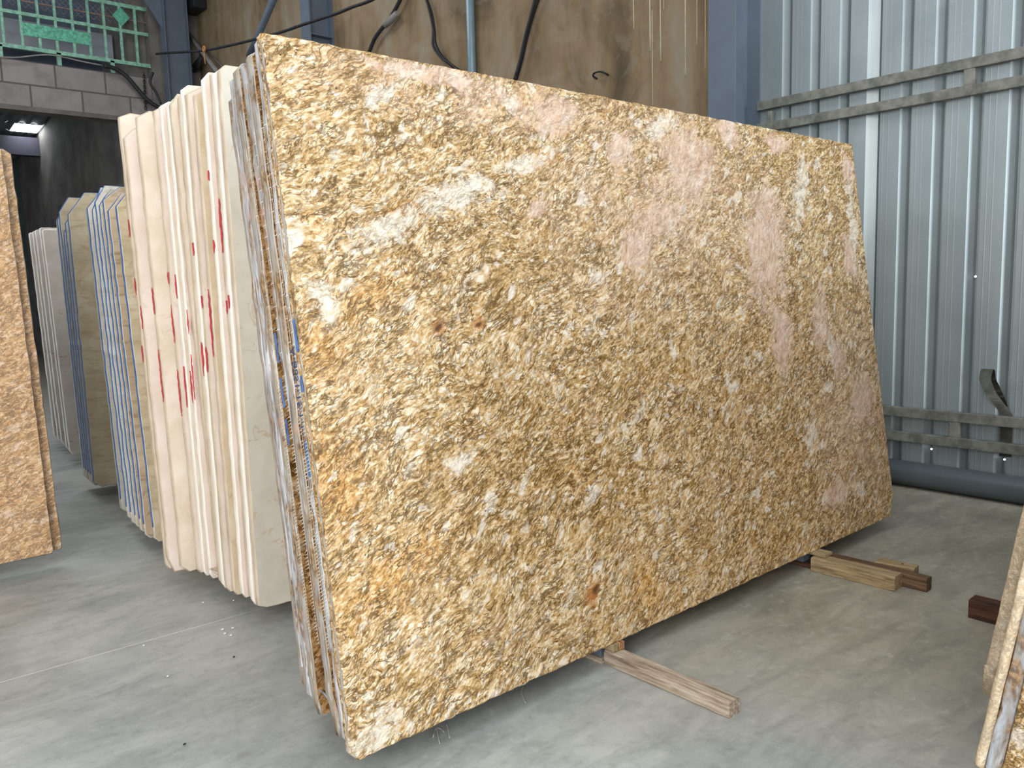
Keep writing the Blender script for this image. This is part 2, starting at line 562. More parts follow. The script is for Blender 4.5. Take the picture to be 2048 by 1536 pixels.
M = {}
M['gold'] = granite('golden_granite', True)
M['gold2'] = granite('golden_granite_rough', False, (7, 1, 3), '#d3bfa8')
M['goldL'] = granite('tan_granite', False, (13, 5, 1), '#ffeee2', 27, 0.22)
M['goldP'] = granite('bright_granite', False, (3, 5, 8))
M['goldR'] = granite('pale_granite_end', False, (3, 9, 2), None, 27, 0.45)
M['gedge'] = [edge_granite('resin_edge', '#c3c4c8', 1.3), edge_granite('brown_edge', '#9a8a72', 4.1), edge_granite('blue_grey_edge', '#b4bcc6', 9.2)]
M['cream'] = [marble('cream_marble', '#dfd0ba', '#ecdfcd', '#f4ebde', '#c9b69b', 0.35, 1.0), marble('pinkish_marble', '#e4d3c4', '#eeded2', '#f5eae0', '#cdb8a8', 0.3, 4.0),
              marble('tan_marble', '#c9b595', '#d6c4a6', '#e2d3ba', '#b0946a', 0.35, 8.0)]
M['creamshade'] = marble('shaded_cream_marble', '#cfc8b8', '#d9d3c4', '#e2ddcf', '#bd8a48', 0.45, 2.0)  # shade on the frontmost face is put into this greyer cream
M['cedge'] = [marble('cream_edge', '#c3b29b', '#cdbda7', '#dacdb9', '#a8987f', 0.3, 5.0), marble('pale_cream_edge', '#e9e0d0', '#f2ebdf', '#f8f3ea', '#d5c8b3', 0.2, 6.0)]
M['trav'] = [marble('beige_travertine', '#b9a98a', '#c9ba9c', '#d8ccb3', '#a58d6c', 0.5, 3.0, 0.5, 0.1), marble('pale_travertine', '#c4beb2', '#d0cabd', '#dedad0', '#a99c88', 0.4, 7.0, 0.35, 0.1),
             marble('brown_travertine', '#b29a7c', '#c3ad90', '#d3c3aa', '#8d7354', 0.6, 9.0, 0.6, 0.1)]
M['greymb'] = marble('grey_beige_marble', '#b7ada3', '#c6bdb3', '#d0c9c0', '#8d8074', 0.8, 4.4)
M['blue'] = plain('blue_resin_paint', '#3f6fae', 0.4, 0, 0.18, 30)
M['red'] = plain('red_spray_paint', '#cf3f4c', 0.7, 0, 0.15, 60)
M['ink'] = plain('blue_marker_ink', '#39486e', 0.6)
M['floor'] = mat_floor()
M['plaster'] = mat_plaster()
M['block'] = mat_block()
M['zinc'] = mat_zinc()
M['bluesteel'] = plain('blue_grey_paint', '#616c79', 0.45, 0, 0.06, 3)
M['girt'] = plain('weathered_grey_steel', '#7a7a72', 0.55, 0.25, 0.2, 14)
M['pipe'] = plain('dark_grey_pipe', '#5b6468', 0.42, 0, 0.05, 4)
M['conduit'] = plain('grey_blue_conduit', '#7d919b', 0.35, 0.2, 0.05)
M['black'] = plain('black_rubber', '#26272b', 0.5)
M['wire'] = plain('pale_wire', '#8a8784', 0.6)
M['rope'] = plain('orange_twine', '#b07a45', 0.8)
M['fibre'] = plain('white_fibre', '#c9c6bb', 0.5)
M['oldwood'] = wood('weathered_timber', '#6a5a4a', '#a39381', '#c2b5a2', 1)
M['tanwood'] = wood('tan_timber', '#6b5a42', '#948060', '#aa9878', 1)
M['darkwood'] = wood('dark_timber', '#3a2b20', '#5f4a38', '#786048', 1)
M['redwood'] = wood('red_brown_timber', '#2e1e17', '#4b3328', '#604434', 1)
M['orangewood'] = wood('orange_timber', '#6e482f', '#9c7350', '#b38e6c', 1)
M['green'] = plain('green_paint', '#86b5a0', 0.55, 0, 0.16, 22)
M['greenp'] = plain('turquoise_green_paint', '#62b095', 0.55, 0, 0.2, 30)
M['rustbar'] = plain('rusty_rod', '#8a6f66', 0.7, 0, 0.15, 20)
M['mesh'] = plain('grey_mesh_wire', '#8b8c98', 0.6)
M['sheetgrey'] = plain('pale_grey_board', '#9fa4ab', 0.7, 0, 0.06, 4)
M['roofdark'] = plain('dark_roof_sheet', '#5b6370', 0.6, 0.1, 0.1, 3)
M['ceil'] = plain('grey_roof_underside', '#7a7d80', 0.8, 0, 0.06, 2)
M['darkwall'] = plain('dirty_grey_plaster', '#6d6964', 0.85, 0, 0.16, 2.2)
M['farwall'] = plain('dim_green_sheet', '#4e5a58', 0.8, 0, 0.12, 2)
M['beam'] = plain('dim_purple_beam', '#3f3d49', 0.7, 0, 0.05, 3)
M['drip'] = plain('white_paint_drip', '#c6bda6', 0.7)
sk = N('bright_translucent_roof_panel')
sk.b.inputs['Emission Color'].default_value = (0.95, 0.98, 1, 1)
sk.b.inputs['Emission Strength'].default_value = 7.0
M['sky'] = sk.done((0.9, 0.95, 1, 1), 0.4)
sk = N('daylight_pinhole')
sk.b.inputs['Emission Color'].default_value = (0.9, 0.97, 1, 1)
sk.b.inputs['Emission Strength'].default_value = 3.0
M['pin'] = sk.done((0.9, 0.95, 1, 1), 0.4)

# ---------------------------------------------------------------- room shell
ZB = 0.075
bm = bmesh.new()
add_box(bm, (-9, -7, -0.1), (5.2, 22, 0))
struct('floor', bm, M['floor'])

# corrugated sheet wall: flats with outward grooves, running along Y
bm = bmesh.new()
prof = []                         # (y, x) from far to near
grooves = [1.206, 1.013, 0.823, 0.649, 0.450, 0.266, 0.071, -0.116]
while grooves[-1] > -5.0:
    grooves.append(grooves[-1] - 0.191)
prof.append((1.60, 4.0))
for i, y in enumerate(grooves):
    wd = 0.016 if i == 3 else 0.0
    if i and i != 3:
        ym = (y + grooves[i - 1]) / 2
        for k in (0.020, -0.012):
            prof += [(ym + k + 0.004, 4.0), (ym + k, 3.9995), (ym + k - 0.004, 4.0)]
    prof += [(y + 0.022, 4.0), (y - 0.010 - wd * 1.5, 4.036), (y - 0.018 - wd * 1.5, 4.056), (y - 0.044 - wd, 4.058), (y - 0.046 - wd, 4.0)]
prof.append((grooves[-1] - 0.15, 4.0))
vs = []
for y, x in prof:
    vs.append([bm.verts.new((x, y, z)) for z in (0.0, 2.0, 4.0, 6.4)])
for a, b in zip(vs, vs[1:]):
    for k in range(3):
        bm.faces.new((a[k], b[k], b[k + 1], a[k + 1]))
wr = struct('wall_right', bm, M['zinc'])
wr['label'] = 'pale galvanised corrugated sheet wall'
for i, (px, py) in enumerate(((1951, 553), (1863, 898), (2009, 919))):
    p = on_x(px, py, 4.0)
    b2 = bmesh.new()
    bmesh.ops.create_icosphere(b2, subdivisions=2, radius=0.006)
    o = obj('daylight_hole', b2, M['pin'], wr, (4.0, p.y, p.z), smooth=True)
    o['label'] = 'tiny bright hole in the sheet'

# plastered side wall further back
bm = box((4.0, 1.60, 0), (4.25, 10.9, 6.4))
wc = struct('wall_side', bm, M['plaster'])
for px, y0, y1, wd in ((1267, -60, 60, .012), (1300, -60, 103, .014), (1305, 20, 215, .008), (1321, -60, 124, .014), (1327, -60, 20, .01), (1371, -60, 152, .014), (1394, -60, 90, .008), (1411, -60, 140, .010)):
    a = on_x(px, max(y0, -60), 4.0)
    b = on_x(px, y1, 4.0)
    d2 = bmesh.new()
    add_tube(d2, [(4.0, (a.y + b.y) / 2, a.z), (3.999, (a.y + b.y) / 2, (a.z + b.z) / 2), (4.0, (a.y + b.y) / 2, b.z)], [wd * .4, wd * .35, wd * .5], 6)
    obj('paint_drip', d2, M['drip'], wc)

YB = 10.75
# back partition: block lintel and gable sides
bm = bmesh.new()
add_box(bm, (-9, YB, 3.70), (3.30, YB + 0.2, 4.30))
lint = struct('wall_back', bm, M['block'])
lint['label'] = 'grey block lintel across the back bay'
bm = bmesh.new()
add_box(bm, (-9, YB - 0.03, 3.66), (3.30, YB + 0.22, 3.72))
struct('trim_1', bm, M['darkwall'])
bm = box((3.30, YB, 0), (4.0, YB + 0.2, 6.4))
struct('wall_back_pier', bm, M['darkwall'])
# the bay behind
bm = box((3.05, YB + 0.2, 0), (3.30, 18.8, 6.5))
struct('wall_rear_side', bm, M['darkwall'])
bm = box((-9, 18.6, 0), (3.05, 18.8, 4.6))
struct('wall_rear', bm, M['farwall'])


def corr(bm, x0, x1, y0, z0, y1, z1, pitch=0.2, amp=0.03):
    n_ = int((x1 - x0) / pitch * 4)
    prev = None
    for i in range(n_ + 1):
        x = x0 + (x1 - x0) * i / n_
        dz = amp * (0, 1, 1, 0)[i % 4]
        a, b = bm.verts.new((x, y0, z0 + dz)), bm.verts.new((x, y1, z1 + dz))
        if prev:
            bm.faces.new((prev[0], a, b, prev[1]))
        prev = (a, b)


# sloping roof of the rear bay, with a bright translucent panel
def roofz(y):
    return 5.05 - (y - 11.0) * 0.115


def on_roof(px, py):
    d = ray(px, py)
    # z = 5.05-(y-11)*.115
    t = (5.05 + 11 * 0.115 - CAM.z - 0.115 * CAM.y) / (d.z + 0.115 * d.y)
    return CAM + d * t


q = [on_roof(18, 245), on_roof(88, 252), on_roof(86, 267), on_roof(30, 263)]
ya, yb = (q[0].y + q[1].y) / 2, (q[2].y + q[3].y) / 2
xl, xr = (q[0].x + q[3].x) / 2, 3.02
y_lo, y_hi = min(ya, yb), max(ya, yb)
bm = bmesh.new()
corr(bm, -9, 3.05, 12.3, roofz(12.3), y_lo, roofz(y_lo))
corr(bm, -9, 3.05, y_hi, roofz(y_hi), 18.7, roofz(18.7))
corr(bm, -9, xl, y_lo, roofz(y_lo), y_hi, roofz(y_hi))
struct('ceiling_rear', bm, M['ceil'])
bm = box((-9, 12.2, 4.3), (3.3, 12.26, 6.5))
struct('wall_rear_upper', bm, M['roofdark'])
bm = bmesh.new()
vq = [bm.verts.new(p) for p in ((xl, y_lo, roofz(y_lo)), (xr, y_lo, roofz(y_lo)), (xr, y_hi, roofz(y_hi)), (xl, y_hi, roofz(y_hi)))]
bm.faces.new(vq)
bmesh.ops.solidify(bm, geom=bm.faces[:], thickness=0.02)
o = struct('window_1', bm, M['sky'])
o['label'] = 'bright translucent roof panel in the rear bay'
bm = box((-9, 16.6, roofz(16.7) - 0.42), (3.05, 16.8, roofz(16.7) - 0.08))
struct('trim_2', bm, M['beam'])
# main roof
bm = bmesh.new()
corr(bm, -9, 4.2, 0.5, 6.4, 10.9, 6.4, 0.25, 0.03)
struct('ceiling', bm, M['ceil'])

# board panelling seen through the green grille
bm = box((-8.9, YB + 0.75, 4.63), (3.02, YB + 0.80, 5.02))
o = tag(obj('board_panel', bm, M['sheetgrey']), 'long pale grey board behind the green window grille', 'panel')

# ---------------------------------------------------------------- steel columns against the side wall
def hcolumn(y, label, x0=3.70, x1=4.0, wd=0.20, stiff=None, gus=False):
    t = empty('steel_column', (0, 0, 0), label, 'column', 'blue grey steel columns')
    t.location = ((x0 + x1) / 2, y, 0)
    cx = (x0 + x1) / 2
    obj('flange', box((x0 - cx, -wd / 2, 0), (x0 - cx + 0.014, wd / 2, 6.38)), M['bluesteel'], t)
    obj('flange', box((x1 - cx - 0.016, -wd / 2, 0), (x1 - cx - 0.002, wd / 2, 6.38)), M['bluesteel'], t)
    obj('web', box((x0 - cx + 0.014, -0.006, 0), (x1 - cx - 0.016, 0.006, 6.38)), M['bluesteel'], t)
    obj('base_plate', box((x0 - cx - 0.03, -wd / 2 - 0.03, 0), (x1 - cx - 0.002, wd / 2 + 0.03, 0.016)), M['bluesteel'], t)
    if stiff:
        obj('stiffener', box((x0 - cx + 0.014, -wd / 2 + 0.005, stiff), (x1 - cx - 0.016, -0.006, stiff + 0.012)), M['bluesteel'], t)
    if gus:
        g = bmesh.new()
        v = [g.verts.new(p) for p in ((x0 - cx, -0.01, 4.95), (x0 - cx, -0.01, 5.6), (x0 - cx - 0.42, -0.01, 5.6), (x0 - cx, 0.01, 4.95), (x0 - cx, 0.01, 5.6), (x0 - cx - 0.42, 0.01, 5.6))]
        for f in ((0, 1, 2), (5, 4, 3), (0, 3, 4, 1), (1, 4, 5, 2), (2, 5, 3, 0)):
            g.faces.new([v[i] for i in f])
        obj('gusset_plate', g, M['bluesteel'], t)
    return t


hcolumn(1.48, 'blue grey steel column where the corrugated sheet wall begins')
sz = on_x(640, 74, 3.85).z
hcolumn(6.92, 'blue grey steel column behind the top edge of the golden slab', stiff=sz)
hcolumn(10.55, 'blue grey steel column beside the green window grille', 3.42, 3.76, 0.17, gus=True)

# ---------------------------------------------------------------- wall girts (double rails)
def girt(name, zt, zb, y_far, y_near, label, blk, stub=None):
    t = empty(name, (3.965, y_near, zb), label, 'rail', 'double steel rails on the sheet wall')
    L = y_far - y_near
    h = 0.056
    obj('rail', box((-0.02, 0, zt - zb - h), (0.02, L, zt - zb), 0.003), M['girt'], t)
    obj('rail', box((-0.02, 0, 0), (0.02, L, h), 0.003), M['girt'], t)
    for y in blk:
        obj('spacer_block', box((-0.017, y - y_near, h), (0.018, y - y_near + 0.055, zt - zb - h), 0.002), M['girt'], t)
    if stub:
        obj('end_bracket', box((-0.016, stub - y_near, h - 0.0), (0.018, stub - y_near + 0.03, h + 0.07), 0.003), M['girt'], t)
    return t


girt('wall_girt', 2.295 + ZB, 2.098 + ZB, 1.375, -4.6, 'upper pair of grey steel rails across the corrugated wall', (0.06, -1.5, -3.0), 1.27)
girt('wall_girt', 0.372 + ZB, 0.170 + ZB, 1.375, -4.6, 'lower pair of grey steel rails above the floor pipe', (0.068, -1.5, -3.0), 1.27)

# large pipe lying along the foot of the wall
bm = bmesh.new()
add_tube(bm, [(3.87, 1.35, 0.075), (3.87, -1.5, 0.075), (3.87, -4.6, 0.075)], 0.072, 32)
tag(obj('floor_pipe', bm, M['pipe']), 'thick dark grey pipe lying along the foot of the sheet wall', 'pipe')

# bent flat strap tucked behind the lower rails
bm = bmesh.new()
ctr = [(3.992, 0.22), (3.992, 0.32), (3.991, 0.42), (3.988, 0.455), (3.960, 0.50), (3.905, 0.58), (3.912, 0.66), (3.94, 0.70), (3.966, 0.69), (3.980, 0.64), (3.986, 0.56), (3.978, 0.50)]
rows = []
for p in spline([Vector((x, 0, z + 0.0)) for x, z in ctr], 5):
    yo = -0.155 + 0.09 * max(0, min(1, (p.z - 0.45) / 0.2))
    rows.append((bm.verts.new((p.x, yo - 0.030, p.z)), bm.verts.new((p.x, yo + 0.030, p.z))))
for a, b in zip(rows, rows[1:]):
    bm.faces.new((a[0], a[1], b[1], b[0]))
bmesh.ops.solidify(bm, geom=bm.faces[:], thickness=0.003)
tag(obj('steel_strap', bm, M['girt'], smooth=True), 'curled flat grey strap stuck behind the lower rails', 'strap')

# ---------------------------------------------------------------- slab builder
def outline(W, H, rng, rough=0.002, cuts=None, step=0.05, bot=1.0, custom_left=None):
    """left-bottom start, anticlockwise seen from the front (x right, z up)"""
    cuts = cuts or {}
    bl, br_, tr, tl = (cuts.get(k, (0.0, 0.0)) for k in ('bl', 'br', 'tr', 'tl'))
    base = [(bl[0], 0), (W - br_[0], 0)]
    if br_[0]:
        base.append((W, br_[1]))
    base.append((W, H - tr[1])) if tr[0] else base.append((W, H))
    if tr[0]:
        base.append((W - tr[0], H))
    base.append((tl[0], H)) if tl[0] else base.append((0, H))
    if tl[0]:
        base += cuts.get('tlmid', [])
        base.append((0, H - tl[1]))
    if bl[0]:
        base += cuts.get('blmid', [])
        base.append((0, bl[1]))
    pts = []
    nb = len(base)
    for i in range(nb):
        a, b = base[i], base[(i + 1) % nb]
        L = math.hypot(b[0] - a[0], b[1] - a[1])
        k = max(1, int(L / step))
        for j in range(k):
            t = j / k
            p = [a[0] + (b[0] - a[0]) * t, a[1] + (b[1] - a[1]) * t]
            am = rough * (bot if p[1] < 0.02 else 1.0)
            if j:
                p[0] += rng.uniform(-am, am)
                p[1] += rng.uniform(-am, am)
            pts.append(p)
    return pts


def poly_inset(pts, d):
    n_ = len(pts)
    out = []
    for i in range(n_):
        a, b, c = pts[i - 1], pts[i], pts[(i + 1) % n_]
        e1 = Vector((b[0] - a[0], b[1] - a[1])).normalized()
        e2 = Vector((c[0] - b[0], c[1] - b[1])).normalized()
        nn = Vector((-(e1.y + e2.y), e1.x + e2.x))
        if nn.length < 1e-6:
            nn = Vector((-e1.y, e1.x))
        nn.normalize()
        out.append((b[0] + nn.x * d, b[1] + nn.y * d))
    return out


def slab_bm(pts, T, rng, bev=0.003, bulge=0.0015, edge=True, faces=True):
    bm = bmesh.new()
    prof = [(0.0, bev), (bev, 0.0), (T * 0.33, -bulge), (T * 0.67, -bulge * 0.5), (T - bev, 0.0), (T, bev)]
    rings = []
    for y, ins in prof:
        ip = poly_inset(pts, ins)
        rings.append([bm.verts.new((p[0] + (rng.uniform(-bulge, bulge) if 0 < y < T else 0), y, p[1] + (rng.uniform(-bulge, bulge) if 0 < y < T else 0))) for p in ip])
    n_ = len(pts)
    f = bm.faces.new(rings[0])
    f.material_index = 0
    f = bm.faces.new(rings[-1][::-1])
    f.material_index = 0
    for a, b in zip(rings, rings[1:]):
        for i in range(n_):
            f = bm.faces.new((a[i], b[i], b[(i + 1) % n_], a[(i + 1) % n_]))
            f.material_index = 1
            f.smooth = True
    return bm


def edge_skin(pts, T, rng, sel, off=0.0012, y0=0.0, y1=None, bulge=0.0012):
    """thin skin wrapped over the part of the rim chosen by sel(x, z)"""
    y1 = T if y1 is None else y1
    bm = bmesh.new()
    o_ = poly_inset(pts, -off)
    prev = None
    n_ = len(pts)
    for i in range(n_ + 1):
        k = i % n_
        if not sel(*pts[k]):
            prev = None
            continue
        row = []
        for j in range(5):
            y = y0 + (y1 - y0) * j / 4
            e = 0.0026 if j in (0, 4) else -rng.uniform(0, bulge)
            row.append(bm.verts.new((o_[k][0] + (pts[k][0] - o_[k][0]) * e / off * 0.6, y, o_[k][1] + (pts[k][1] - o_[k][1]) * e / off * 0.6)))
        if prev:
            for j in range(4):
                f = bm.faces.new((prev[j], row[j], row[j + 1], prev[j + 1]))
                f.smooth = True
        prev = row
    return bm


def px_height(X, Y, th, py, sgn=1):
    lo, hi = 0.2, 3.0
    for _ in range(40):
        h = (lo + hi) / 2
        y = proj((X, Y + sgn * h * math.sin(th), ZB + h * math.cos(th)))[1]
        if y > py:
            lo = h
        else:
            hi = h
    return lo


def px_left(Y, th, px, py):
    """x of the slab end seen at a pixel on a slab whose foot is at Y"""
    d = ray(px, py)
    nv = Vector((0, -math.cos(th), math.sin(th)))
    t = nv.dot(Vector((0, Y, ZB)) - CAM) / nv.dot(d)
    return (CAM + d * t).x


def make_slab(name, X, Y, W, H, T, th, mats, seed, label, cat, group, cuts=None, rough=0.002, bot=1.0, bulge=0.0015, bev=0.003, step=0.05):
    rng = random.Random(seed)
    pts = outline(W, H, rng, rough, cuts, step, bot)
    bm = slab_bm(pts, T, rng, bev, bulge)
    o = obj(name, bm, mats, None, (X, Y, ZB), (-th, 0, 0))
    tag(o, label, cat, group)
    return o, pts


TH = 0.14304
ORD = ['frontmost', 'second', 'third', 'fourth', 'fifth', 'sixth', 'seventh', 'eighth', 'ninth', 'tenth', 'eleventh', 'twelfth', 'thirteenth', 'fourteenth', 'fifteenth']

# ---- golden granite stack
gold = [(None, 0.000, None, 'polished golden granite slab with pink and white patches, facing the aisle'),
        (611, 0.055, 72, 'granite slab with pale resin-coated end, directly behind the big golden face'),
        (591, 0.120, 98, 'granite slab with orange brown end, third in the golden stack'),
        (577, 0.185, 113, 'granite slab with wide blue grey end, fourth in the golden stack'),
        (561, 0.255, 123, 'granite slab with tan speckled end, fifth in the golden stack'),
        (551, 0.325, 150, 'granite slab with grey brown end, sixth in the golden stack'),
        (543, 0.390, 190, 'rearmost granite slab of the golden stack, facing the cream marble')]
for i, (pl, Y, ty, lab) in enumerate(gold):
    X = px_left(Y, TH, pl, 815) if i else 0.0
    H = 1.802 if i == 0 else px_height(X, Y, TH, ty)
    W = 3.0 - X if i == 0 else 2.9 - 0.02 * i
    cuts = {'tl': (0.012, 0.010), 'bl': (0.02, 0.03)}
    if i == 0:
        cuts = {'bl': (0.016, 0.022), 'br': (0.055, 0.10), 'tl': (0.004, 0.004)}
    elif i == 3:
        cuts = {'tl': (0.03, 0.02), 'bl': (0.06, 0.10), 'blmid': [(0.025, 0.06)]}
    elif i == 2:
        cuts = {'tl': (0.02, 0.015), 'bl': (0.015, 0.12)}
    elif i == 4:
        cuts = {'tl': (0.02, 0.02), 'bl': (0.01, 0.05)}
    o, pts = make_slab('granite_slab', X, Y, W, H, 0.036, TH, [M['gold'] if i == 0 else M['gold2'], M['gold'] if i == 0 else M['gedge'][(0, 0, 1, 2, 1, 0, 1)[i]]], 40 + i, lab, 'stone slab', 'golden granite stack',
                       cuts, 0.0011 if i == 0 else 0.0018, 1.5, 0.002, 0.004, 0.022 if i == 0 else 0.05)
    rng = random.Random(90 + i)
    sk_ = edge_skin(pts, 0.036, rng, lambda x, z: x < 0.03 and 0.06 < z < H - 0.02, 0.0022, 0.004, 0.022 if i % 2 else 0.016)
    e = obj('resin_edge', sk_, M['gedge'][(1, 0, 1, 2, 1, 2, 0)[i]], o, smooth=True)
    if i < 4:   # woven backing mesh fringe along the end
        fb = bmesh.new()
        y_ = 0.030
        z = 0.25 if i else 0.32
        prev = None
        k_ = 0
        while z < H - 0.2:
            row = (fb.verts.new((-0.0030, y_ - 0.0003, z)), fb.verts.new((-0.0035, y_ + 0.0003, z)))
            if prev:
                fb.faces.new((prev[0], prev[1], row[1], row[0]))
                if k_ % 2 and rng.random() < 0.85:
                    L = rng.uniform(0.004, 0.010)
                    t0 = fb.verts.new((-0.0038 - L, y_ + 0.005, row[1].co.z - 0.006))
                    fb.faces.new((prev[1], t0, row[1]))
            prev = row
            k_ += 1
            z += (0.0022 if k_ % 2 else 0.0068) if z < 0.95 else (0.0022 if k_ % 2 else 0.028)
        obj('backing_mesh_fringe', fb, M['fibre'], o)
    if i in (0, 1, 3):
        for (z0, z1) in (((1.02, 1.10), (0.92, 0.96)), ((0.70, 0.79),), ((0.98, 1.06), (0.86, 0.94), (0.76, 0.83)))[(0, 1, 3).index(i)]:
            pb = bmesh.new()
            add_box(pb, (-0.0058, 0.010, z0), (-0.0042, 0.019, z1), 0.0006)
            pm = obj('paint_mark', pb, M['blue'], o)
            pm['label'] = 'blue paint dash'
    if i == 1:
        cu = bpy.data.curves.new('marker_lettering', 'FONT')
        cu.body = 'A-B0S1-15/1-1'
        cu.size = 0.036
        cu.extrude = 0.0004
        tmp = bpy.data.objects.new('tmp', cu)
        C.objects.link(tmp)
        bpy.context.view_layer.update()
        me = bpy.data.meshes.new_from_object(tmp.evaluated_get(bpy.context.evaluated_depsgraph_get()))
        bpy.data.objects.remove(tmp)
        me.materials.append(M['ink'])
        lt = bpy.data.objects.new('marker_lettering', me)
        C.objects.link(lt)
        lt.parent = o
        # text x axis runs down the end (-z), its up axis towards -y (front), facing -x
        lt.matrix_local = Matrix(((0, 0, -1, -0.0072), (0, 1, 0, 0.004), (-1, 0, 0, 1.03), (0, 0, 0, 1)))
        lt['label'] = 'handwritten blue marker code running down the slab end'

# ---- cream marble stack
TC = 0.14
cre = [  # left edge px at y=815, top px y, look
    (489, 127, 'frontmost shaded cream marble slab with rust veins, in front of its stack'),
    (479, 130, ''), (474, 136, ''), (458, 142, ''), (440, 178, ''), (426, 171, ''), (418, 168, ''), (412, 178, ''), (396, 186, ''), (391, 197, ''), (379, 201, ''), (366, 207, ''), (332, 219, ''), (306, 263, ''), (300, 224, '')]
clook = {1: 'thin cream marble slab, second from the front of the cream stack', 2: 'cream marble slab with tan end, third from the front of the cream stack',
         3: 'tall white edged marble slab with long red paint streaks near its top', 4: 'tan toned marble slab with a chipped top, behind the red streaked tall one',
         5: 'cream marble slab with a notched top, sixth from the front of the cream stack', 6: 'rounded cream marble slab, seventh from the front of the cream stack',
         7: 'narrow cream marble slab, eighth from the front of the cream stack', 8: 'broad faced cream marble slab, in the middle of the cream stack',
         9: 'narrow cream marble slab just behind the broad middle one', 10: 'cream marble slab with pale end, fifth from the back of the cream stack',
         11: 'cream marble slab with red dashed end, fourth from the back of the cream stack', 12: 'widest exposed cream marble face, near the left of the cream stack',
         13: 'cream marble slab with broken top left corner, leftmost in the cream stack', 14: 'rearmost cream marble slab peeking above the broken corner one'}
reds = {3: [(.40, 1.42, 1.52), (.6, 1.36, 1.33)], 4: [(.5, .92, 1.18)], 5: [(.5, 1.10, 1.16), (.5, .86, .96)], 6: [(.5, .84, .98), (.5, 1.3, 1.36)], 8: [(.5, 1.00, 1.10), (.5, .74, .93)], 9: [(.5, .72, .86)],
        10: [(.5, 1.14, 1.24), (.5, .70, .88)], 11: [(.5, .66, .86), (.5, .96, 1.12), (.5, 1.2, 1.26)], 12: [(.5, .72, .94), (.5, 1.08, 1.2)], 13: [(.5, 1.02, 1.12)], 14: [(.5, 1.16, 1.24), (.5, .88, .96), (.5, 1.4, 1.48)]}
reds[3] = [(.4, 1.30, 1.36), (.5, 1.56, 1.60)]
reds[2] = [(.5, 1.30, 1.50), (.5, 1.08, 1.14)]
reds[1] = [(.5, 1.10, 1.16)]
NC = len(cre)
for i, (pl, ty, _) in enumerate(cre):
    Y = 1.100 + 0.705 * i / (NC - 1)
    TC = 0.012 + 0.062 * (i / (NC - 1)) ** 1.6
    X = px_left(Y, TC, pl, 815)
    H = px_height(X, Y, TC, ty)
    fm = M['creamshade'] if i in (0,) else M['cream'][2] if i == 4 else M['cream'][i % 2]
    em = M['cedge'][1] if i in (1, 3, 6, 9, 10) else M['cedge'][0]
    cuts = {'tl': (0.025 + 0.01 * (i % 3), 0.02 + 0.008 * (i % 2)), 'bl': (0.01, 0.02)}
    if i == 13:
        cuts = {'tl': (0.30, 0.20), 'tlmid': [(0.22, H - 0.02), (0.19, H - 0.07), (0.05, H - 0.10), (0.035, H - 0.165)], 'bl': (0.02, 0.06)}
        H_ = px_height(X, Y, TC, 258) + 0.165
        cuts = {'tl': (0.26, 0.20), 'tlmid': [(0.235, H_ - 0.06), (0.16, H_ - 0.10), (0.03, H_ - 0.165)], 'bl': (0.02, 0.06)}
        H = H_
    if i == 12:
        cuts['tl'] = (0.05, 0.03)
        cuts['bl'] = (0.03, 0.03)
    if i == 8:
        cuts['bl'] = (0.08, 0.05)
        cuts['blmid'] = [(0.03, 0.02)]
        cuts['tl'] = (0.03, 0.04)
    if i == 5:
        cuts['tl'] = (0.05, 0.03)
    if i == 0:
        cuts['bl'] = (0.03, 0.015)
    lab = cre[0][2] if i == 0 else clook[i]
    o, pts = make_slab('marble_slab', X, Y, 2.55 - X, H, 0.030, TC, [fm, em], 200 + i, lab, 'stone slab', 'cream marble stack', cuts, 0.0013, 3.0, 0.0015, 0.003)
    rng = random.Random(300 + i)
    for (yy, z0, z1) in reds.get(i, []):
        z = z0
        pb = bmesh.new()
        prev = None
        while z < z1:
            wv = 0.004 + 0.0045 * math.sin(PI * (z - z0) / (z1 - z0)) + rng.uniform(-0.002, 0.002)
            c_ = 0.015 + rng.uniform(-0.003, 0.003)
            r_ = (pb.verts.new((-0.0042, c_ - wv, z)), pb.verts.new((-0.0042, c_ + wv * 0.9, z)))
            if prev:
                pb.faces.new((prev[0], prev[1], r_[1], r_[0]))
            prev = r_
            z += 0.012
        pm = obj('paint_mark', pb, M['red'], o)
        pm['label'] = 'red spray paint dash'

# ---- blue edged travertine stacks
TB = 0.10
bA = [(277.8, 380), (261, 385), (253, 372), (245, 378), (237, 370), (230, 374), (220, 384)]
yA = [2.24, 2.33, 2.44, 2.53, 2.62, 2.74, 2.93]
lA = ['blue edged beige slab with rough pale top, frontmost beside the cream marble', 'blue edged tan slab, second in the near blue edged stack', 'blue edged slab with brown streaks, third in the near blue edged stack',
      'blue edged slab with tall rounded top, fourth in the near blue edged stack', 'blue edged pale slab, fifth in the near blue edged stack', 'blue edged tan slab, sixth in the near blue edged stack',
      'blue edged slab with broad white and blue end, rearmost of the near blue edged stack']
bB = [(173, 384), (167, 423), (163, 432), (158.5, 394), (154, 406)]
yB = [3.66, 3.73, 3.80, 3.88, 3.96]
lB = ['blue edged beige slab with wide plain face, frontmost of the far blue edged stack', 'blue edged slab with notched low corner, second in the far blue edged stack', 'shortest blue edged slab, third in the far blue edged stack',
      'blue edged slab with chamfered corner, fourth in the far blue edged stack', 'blue edged slab with broad blue end, rearmost of the far blue edged stack']
